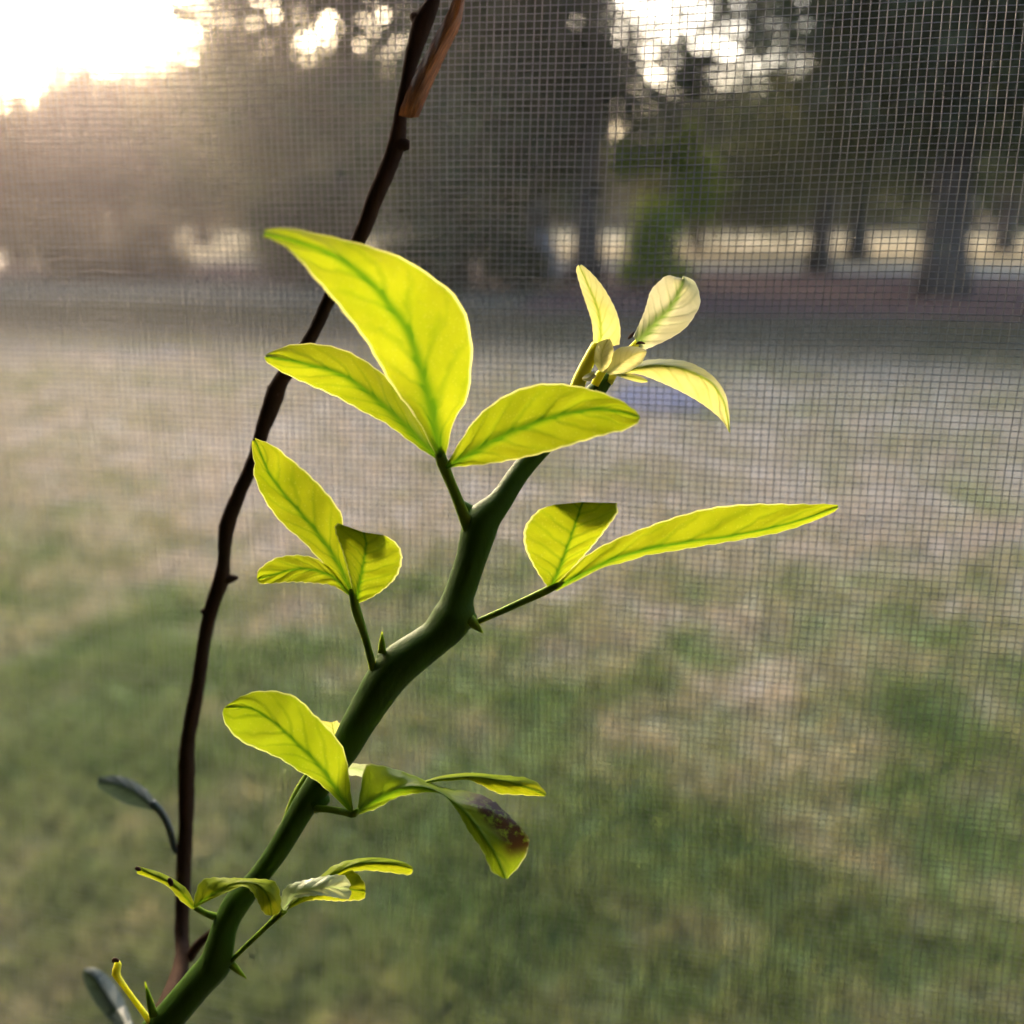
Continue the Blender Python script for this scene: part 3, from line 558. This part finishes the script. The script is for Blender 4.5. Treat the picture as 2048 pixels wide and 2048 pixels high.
# --- leaf on the right of the stem
lf = leaf([(940, 1250, .166, 12), (950, 1246, .1655, 12), (1000, 1224, .1655, 13), (1060, 1197, .1655, 15), (1104, 1176, .1653, 15), (1128, 1163, .1653, 5)], m='petiole')
leaflet(lf, c4([(488, 545), (540, 420), (590, 280), (640, 131)]), c4([(470, 540), (410, 450), (362, 350), (357, 270), (380, 220), (430, 168), (500, 143)]),
        c4([(505, 535), (600, 440), (700, 330), (770, 240), (810, 180), (805, 135)]), (.1655, .165, .1645, .164), (.0005, .001), vw=10, seed=7, tuck=.004)
leaflet(lf, c4([(500, 550), (650, 472), (800, 402), (960, 357), (1150, 322), (1350, 295), (1550, 255), (1700, 215), (1872, 158)]),
        c4([(505, 535), (620, 420), (720, 350), (850, 290), (1050, 215), (1250, 160), (1450, 140), (1650, 140), (1800, 140), (1875, 145)]),
        c4([(515, 560), (650, 492), (740, 446), (850, 420), (940, 390), (1050, 372), (1180, 350), (1300, 330), (1450, 305), (1600, 275), (1750, 225), (1855, 178), (1880, 155)]),
        (.1655, .1665, .1675, .1685), (.0004, .003), vw=10, n=44, seed=8)
# --- tip of the shoot: pale folded new leaves
lf = limb('leaf', [(1150, 790, .169, 30), (1160, 760, .1685, 28), (1178, 722, .168, 26), (1195, 690, .168, 24)], M['petiole_pale'], plant, n=14, sides=10)
leaflet(lf, c2([(960, 800), (970, 680), (950, 540), (890, 390), (835, 265)]), c2([(925, 800), (915, 640), (880, 520), (840, 400), (812, 290), (826, 258)]),
        c2([(1090, 770), (1098, 700), (1090, 620), (1060, 530), (1000, 420), (940, 340), (880, 280), (845, 255)]), (.168, .168, .169, .170), (-.002, .004), 'leaf_pale', 'vein_pale', 7, seed=9, crenate=0.5, bump=0.00008, label='upright pale yellow new leaflet')
lf = limb('leaf', [(1215, 765, .170, 22), (1240, 725, .170, 18), (1276, 684, .170, 14)], M['petiole_pale'], plant, n=12, sides=10)
leaflet(lf, c2([(1205, 755), (1330, 620), (1440, 500), (1510, 345)]), c2([(1180, 720), (1250, 560), (1290, 430), (1340, 370), (1400, 325), (1465, 338)]),
        c2([(1240, 810), (1400, 740), (1520, 660), (1600, 540), (1612, 480), (1590, 390), (1550, 345), (1500, 330)]), (.170, .171, .172, .173), (.001, -.002), 'leaf_cream', 'vein', 26, seed=10, crenate=0.6, bump=0.00008, tuck=.003, label='broad cream coloured new leaflet with green midrib')
leaflet(lf, c2([(1120, 940), (1300, 905), (1450, 915), (1560, 950), (1680, 1015), (1755, 1120), (1792, 1250), (1803, 1338)]),
        c2([(1130, 920), (1280, 868), (1480, 870), (1600, 910), (1700, 980), (1770, 1080), (1796, 1200), (1804, 1335)]),
        c2([(1110, 955), (1220, 962), (1350, 1010), (1500, 1080), (1620, 1150), (1700, 1210), (1760, 1270), (1797, 1335)]), (.169, .1685, .168, .168), (.004, .001), 'leaf_pale', 'vein_pale', 9, n=40, seed=11, crenate=0.5, bump=0.00008, label='drooping sickle shaped pale yellow new leaflet')
leaflet(lf, c2([(1040, 945), (1150, 975), (1272, 1005)]), c2([(1040, 935), (1150, 952), (1230, 975), (1272, 1000)]), c2([(1040, 960), (1130, 990), (1220, 1015), (1272, 1012)]), .1685, (.001, .001), 'leaf_pale', 'vein_pale', 4, n=14, seed=12, crenate=0.5, bump=0.00008)
bud = []
def pod(pts, mi=0): P, r = p3(smooth_poly(pts, 14)); return tube(P, r, 12, flat=0.7) + (mi,)
tb = limb('tip_bud', [(1190, 770, .1685, 16), (1200, 750, .168, 18), (1212, 735, .168, 12)], M['petiole_pale'], plant, n=8, sides=9)
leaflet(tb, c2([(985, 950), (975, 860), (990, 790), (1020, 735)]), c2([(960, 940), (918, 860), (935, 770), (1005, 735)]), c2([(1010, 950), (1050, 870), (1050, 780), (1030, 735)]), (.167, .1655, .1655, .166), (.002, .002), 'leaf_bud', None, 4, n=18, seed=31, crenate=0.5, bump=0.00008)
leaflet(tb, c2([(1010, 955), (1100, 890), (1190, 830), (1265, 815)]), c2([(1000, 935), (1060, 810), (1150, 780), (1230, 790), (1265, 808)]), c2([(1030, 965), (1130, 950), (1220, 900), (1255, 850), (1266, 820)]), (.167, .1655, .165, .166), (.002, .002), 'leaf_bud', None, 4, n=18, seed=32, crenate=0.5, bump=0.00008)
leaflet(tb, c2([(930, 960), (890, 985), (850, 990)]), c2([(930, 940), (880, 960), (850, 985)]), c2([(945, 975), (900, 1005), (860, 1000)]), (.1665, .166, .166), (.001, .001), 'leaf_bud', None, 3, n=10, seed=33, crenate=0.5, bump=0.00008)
V, F, mi = join([pod([(1256, 678, .1695, 3), (1262, 672, .1695, 7), (1268, 664, .1695, 3)]), pod([(1272, 688, .1675, 3), (1280, 685, .1672, 6), (1290, 687, .1675, 3)])])
mesh_obj('bud_scale', V, F, M['scorch'], plant, origin=FOOT)
# --- leaf in front of the stem, lower middle
lf = leaf([(632, 1617, .168, 15), (660, 1619, .166, 14), (690, 1624, .164, 15), (708, 1627, .163, 17), (716, 1618, .1628, 7)])
leaflet(lf, c5([(818, 790), (740, 680), (640, 540), (520, 420), (400, 310), (280, 235), (140, 225)]),
        c5([(805, 792), (700, 690), (620, 620), (530, 570), (440, 510), (330, 460), (220, 410), (150, 340), (120, 270), (124, 235)]),
        c5([(822, 775), (806, 640), (790, 520), (760, 430), (690, 340), (610, 260), (530, 180), (460, 150), (380, 137), (280, 145), (200, 180), (132, 225)]),
        (.163, .161, .161, .163), (.002, .001), 'leaf_deep', vw=11, seed=13)
leaflet(lf, c5([(825, 798), (930, 730), (1050, 675), (1150, 655), (1240, 665), (1330, 715), (1430, 800), (1530, 930), (1600, 1050), (1640, 1146)]),
        c5([(845, 806), (950, 770), (1050, 715), (1150, 692), (1290, 690), (1370, 770), (1440, 890), (1510, 990), (1565, 1105), (1632, 1148)]),
        c5([(845, 775), (865, 640), (885, 545), (940, 532), (1100, 575), (1300, 655), (1430, 675), (1560, 720), (1650, 800), (1720, 870), (1765, 930), (1758, 1000), (1720, 1070), (1650, 1148)]),
        (.163, .166, .166, .162, .158, .156), (.0, .004), 'leaf_brown', vw=11, n=50, seed=14, label='curled drooping leaflet with brown spots')
leaflet(lf, c5([(830, 795), (950, 745), (1100, 670), (1238, 622), (1350, 606), (1500, 603), (1700, 640), (1855, 698)]),
        c5([(830, 790), (950, 730), (1100, 655), (1235, 612), (1320, 590), (1450, 578), (1600, 590), (1750, 605), (1820, 640), (1860, 690)]),
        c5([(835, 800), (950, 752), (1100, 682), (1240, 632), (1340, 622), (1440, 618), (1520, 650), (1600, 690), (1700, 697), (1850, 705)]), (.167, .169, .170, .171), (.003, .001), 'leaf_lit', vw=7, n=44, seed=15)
# --- leaf hidden behind the stem
lf = leaf([(575, 1640, .1745, 20), (598, 1588, .1745, 24), (632, 1535, .1745, 22), (660, 1500, .1745, 18)], m='petiole')
leaflet(lf, [(662, 1505), (668, 1478), (664, 1445)], [(650, 1500), (630, 1465), (636, 1440)], [(690, 1500), (688, 1460), (674, 1441)], .176, (0, .001), 'leaf_pale', 'vein_pale', 5, n=14, seed=16)
leaflet(lf, [(655, 1540), (700, 1537), (760, 1548)], [(655, 1528), (700, 1526), (760, 1532)], [(655, 1550), (700, 1550), (760, 1560)], .1765, (0, .001), 'leaf_mint', 'vein_pale', 5, n=14, seed=17)
# --- lower left leaf
lf = leaf([(432, 1834, .173, 16), (410, 1826, .172, 12), (390, 1814, .171, 12)])
leaflet(lf, c6([(655, 868), (740, 808), (830, 760), (920, 730), (1010, 745), (1070, 820), (1085, 915)]),
        c6([(652, 850), (668, 780), (690, 730), (740, 705), (850, 705), (1000, 710), (1090, 720), (1125, 760), (1140, 860), (1125, 905)]),
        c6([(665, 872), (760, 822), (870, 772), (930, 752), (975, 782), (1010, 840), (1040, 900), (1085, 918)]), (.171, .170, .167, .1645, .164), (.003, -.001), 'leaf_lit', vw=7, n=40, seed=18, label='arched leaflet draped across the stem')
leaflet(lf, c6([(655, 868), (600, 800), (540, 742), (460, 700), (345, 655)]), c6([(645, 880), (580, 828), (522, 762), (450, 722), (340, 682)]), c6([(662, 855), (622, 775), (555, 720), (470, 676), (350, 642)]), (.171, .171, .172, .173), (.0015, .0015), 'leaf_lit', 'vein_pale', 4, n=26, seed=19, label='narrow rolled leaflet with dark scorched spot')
V, F, mi = join([pod([(338, 1756, .1705, 6), (341, 1764, .1705, 11), (343, 1772, .1705, 6)]), pod([(271, 1735, .1725, 5), (276, 1738, .1725, 9), (282, 1740, .1725, 4)])])
mesh_obj('scorched_spot', V, F, M['scorch'], lf, origin=FOOT)
# --- lower right leaf
lf = leaf([(462, 1922, .173, 9), (500, 1885, .172, 10), (540, 1847, .171, 11), (568, 1820, .170, 17)])
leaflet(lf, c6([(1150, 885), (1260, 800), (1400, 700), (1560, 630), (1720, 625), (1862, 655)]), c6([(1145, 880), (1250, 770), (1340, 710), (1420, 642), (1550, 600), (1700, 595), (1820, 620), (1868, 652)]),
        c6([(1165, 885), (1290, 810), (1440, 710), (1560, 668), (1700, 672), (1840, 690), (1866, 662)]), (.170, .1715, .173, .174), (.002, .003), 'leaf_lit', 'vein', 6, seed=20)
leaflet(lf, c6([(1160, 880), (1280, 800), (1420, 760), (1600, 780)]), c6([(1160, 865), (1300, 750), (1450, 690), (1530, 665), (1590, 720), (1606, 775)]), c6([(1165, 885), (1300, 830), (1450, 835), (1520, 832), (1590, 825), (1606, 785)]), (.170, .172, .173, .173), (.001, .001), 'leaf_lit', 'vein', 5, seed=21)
leaflet(lf, c6([(1150, 885), (1220, 790), (1350, 760), (1510, 765)]), c6([(1135, 860), (1140, 800), (1180, 745), (1300, 712), (1420, 690), (1490, 695), (1522, 745)]), c6([(1165, 885), (1215, 822), (1350, 802), (1440, 815), (1510, 822), (1526, 780)]), (.169, .168, .168, .169), (.002, -.001), 'leaf_mint', 'vein_pale', 5, seed=22, label='leaflet showing its silvery green face')
# --- stub of a leaf at the bottom
lf = leaf([(300, 2045, .176, 14), (295, 2036, .176, 12), (255, 1982, .175, 10), (236, 1955, .174, 13), (232, 1945, .174, 17), (236, 1930, .174, 15), (234, 1922, .174, 9)], m='petiole_pale')
V, F, mi = join([pod([(226, 1925, .1735, 4), (229, 1920, .1735, 10), (238, 1922, .1735, 5)])]); mesh_obj('scorched_tip', V, F, M['scorch'], lf, origin=FOOT)

# --- bare brown twig of the same sapling
tw = [(880, -60, .181, 26), (867, 0, .181, 27), (846, 45, .181, 40), (833, 85, .181, 34), (822, 124, .181, 28), (806, 202, .181, 25), (800, 236, .181, 26), (794, 280, .181, 33), (780, 326, .182, 34), (747, 404, .183, 32), (724, 466, .184, 30),
      (657, 601, .187, 26), (619, 680, .189, 25), (562, 762, .191, 31), (552, 785, .192, 36), (540, 819, .193, 34), (521, 872, .194, 27), (506, 925, .196, 27), (477, 990, .198, 28), (456, 1045, .200, 31), (450, 1085, .201, 27), (448, 1120, .202, 25), (442, 1160, .203, 31),
      (424, 1212, .205, 29), (409, 1280, .207, 26), (396, 1370, .209, 28), (376, 1480, .212, 29), (373, 1550, .213, 33), (372, 1645, .214, 29), (367, 1754, .213, 29), (364, 1862, .210, 28), (366, 1910, .206, 30), (352, 1965, .198, 34), (328, 2020, .186, 40), (290, 2085, .179, 40)]
kn = [knob(799, 288, .181, 34, (.9, .1), 22, seed=11, tipw=.5), knob(842, 42, .181, 34, (-.8, -.5), 24, seed=12, tipw=.4), knob(557, 780, .192, 34, (-.9, -.1), 24, seed=13, tipw=.4), knob(460, 1050, .200, 30, (-.9, .2), 24, seed=14, tipw=.3), knob(452, 1158, .203, 22, (1, -.1), 24, seed=15), knob(416, 1222, .205, 22, (-.9, .1), 16, seed=16), knob(370, 1545, .213, 30, (.9, -.2), 16, seed=17)]
kn.append(tube(*p3(smooth_poly([(378, 1915, .206, 22), (400, 1885, .203, 18), (432, 1858, .198, 14)], 8)), 8) + (0,))
limb('twig', tw, M['bark'], plant, n=170, sides=12, ridge=0.03, rn=5, extra=kn, rough=0.10)['label'] = 'bare dark brown twig'
leaflet(plant, c7([(700, 760), (770, 565), (890, 310), (1010, 90), (1060, -90)]), c7([(632, 742), (700, 560), (830, 300), (960, 60), (1010, -90)]), c7([(765, 756), (842, 570), (952, 330), (1032, 165), (1060, 0), (1085, -90)]),
        (.1765, .176, .1755, .175), (.0012, .002), 'sheath', None, 0, n=30, seed=23, name='dry_bark_strip', crenate=0.6, label='peeling strip of dry brown bark')
# --- two leaves on the twig, shade and sky sheen put into their colour
lf = limb('leaf', c := [(368, 1700, .213, 14), (352, 1710 - 8, .214, 13), (340, 1660, .215, 14), (324, 1627, .216, 15), (302, 1604, .216, 18)], M['leaf_shade_tint'], plant, n=16, sides=9)
leaflet(lf, c6([(440, 320), (400, 285), (330, 235), (230, 195), (125, 180)]), c6([(432, 335), (360, 318), (270, 292), (190, 245), (122, 205)]), c6([(450, 305), (405, 228), (320, 168), (230, 142), (130, 150)]), (.218, .222, .225, .228), (.003, .002), 'leaf_shade_tint', None, 8, seed=24, label='shaded leaf toned dark blue grey, out of focus')
lf = limb('leaf', [(320, 2075, .185, 14), (290, 2085, .195, 14), (262, 2060, .203, 16)], M['leaf_shade_tint'], plant, n=12, sides=9)
leaflet(lf, c6([(310, 1560), (200, 1390), (110, 1265), (45, 1215)]), c6([(270, 1570), (130, 1420), (60, 1310), (40, 1240)]), c6([(330, 1550), (280, 1400), (210, 1280), (130, 1210), (60, 1200)]), (.212, .222, .228, .232), (.004, .003), 'leaf_shade_tint', None, 8, seed=25, label='shaded leaf toned dark blue grey, out of focus at the foot of the twig')

# ------------------------------------------------------------------ sunlit morning air
def haze():
    m, nt, out = mat('haze_air'); v = N(nt, 'ShaderNodeVolumePrincipled'); v.inputs['Color'].default_value = (0.96, 0.85, 0.87, 1)
    v.inputs['Density'].default_value = 0.0011; v.inputs['Anisotropy'].default_value = 0.88; nt.links.new(v.outputs[0], out.inputs['Volume'])
    o = boxes('haze', [((-230, -40, -1.0), (230, 250, 24.0))], m); tag(o, 'thin haze hanging in the morning air over the lawn', 'haze', kind='stuff')
haze()
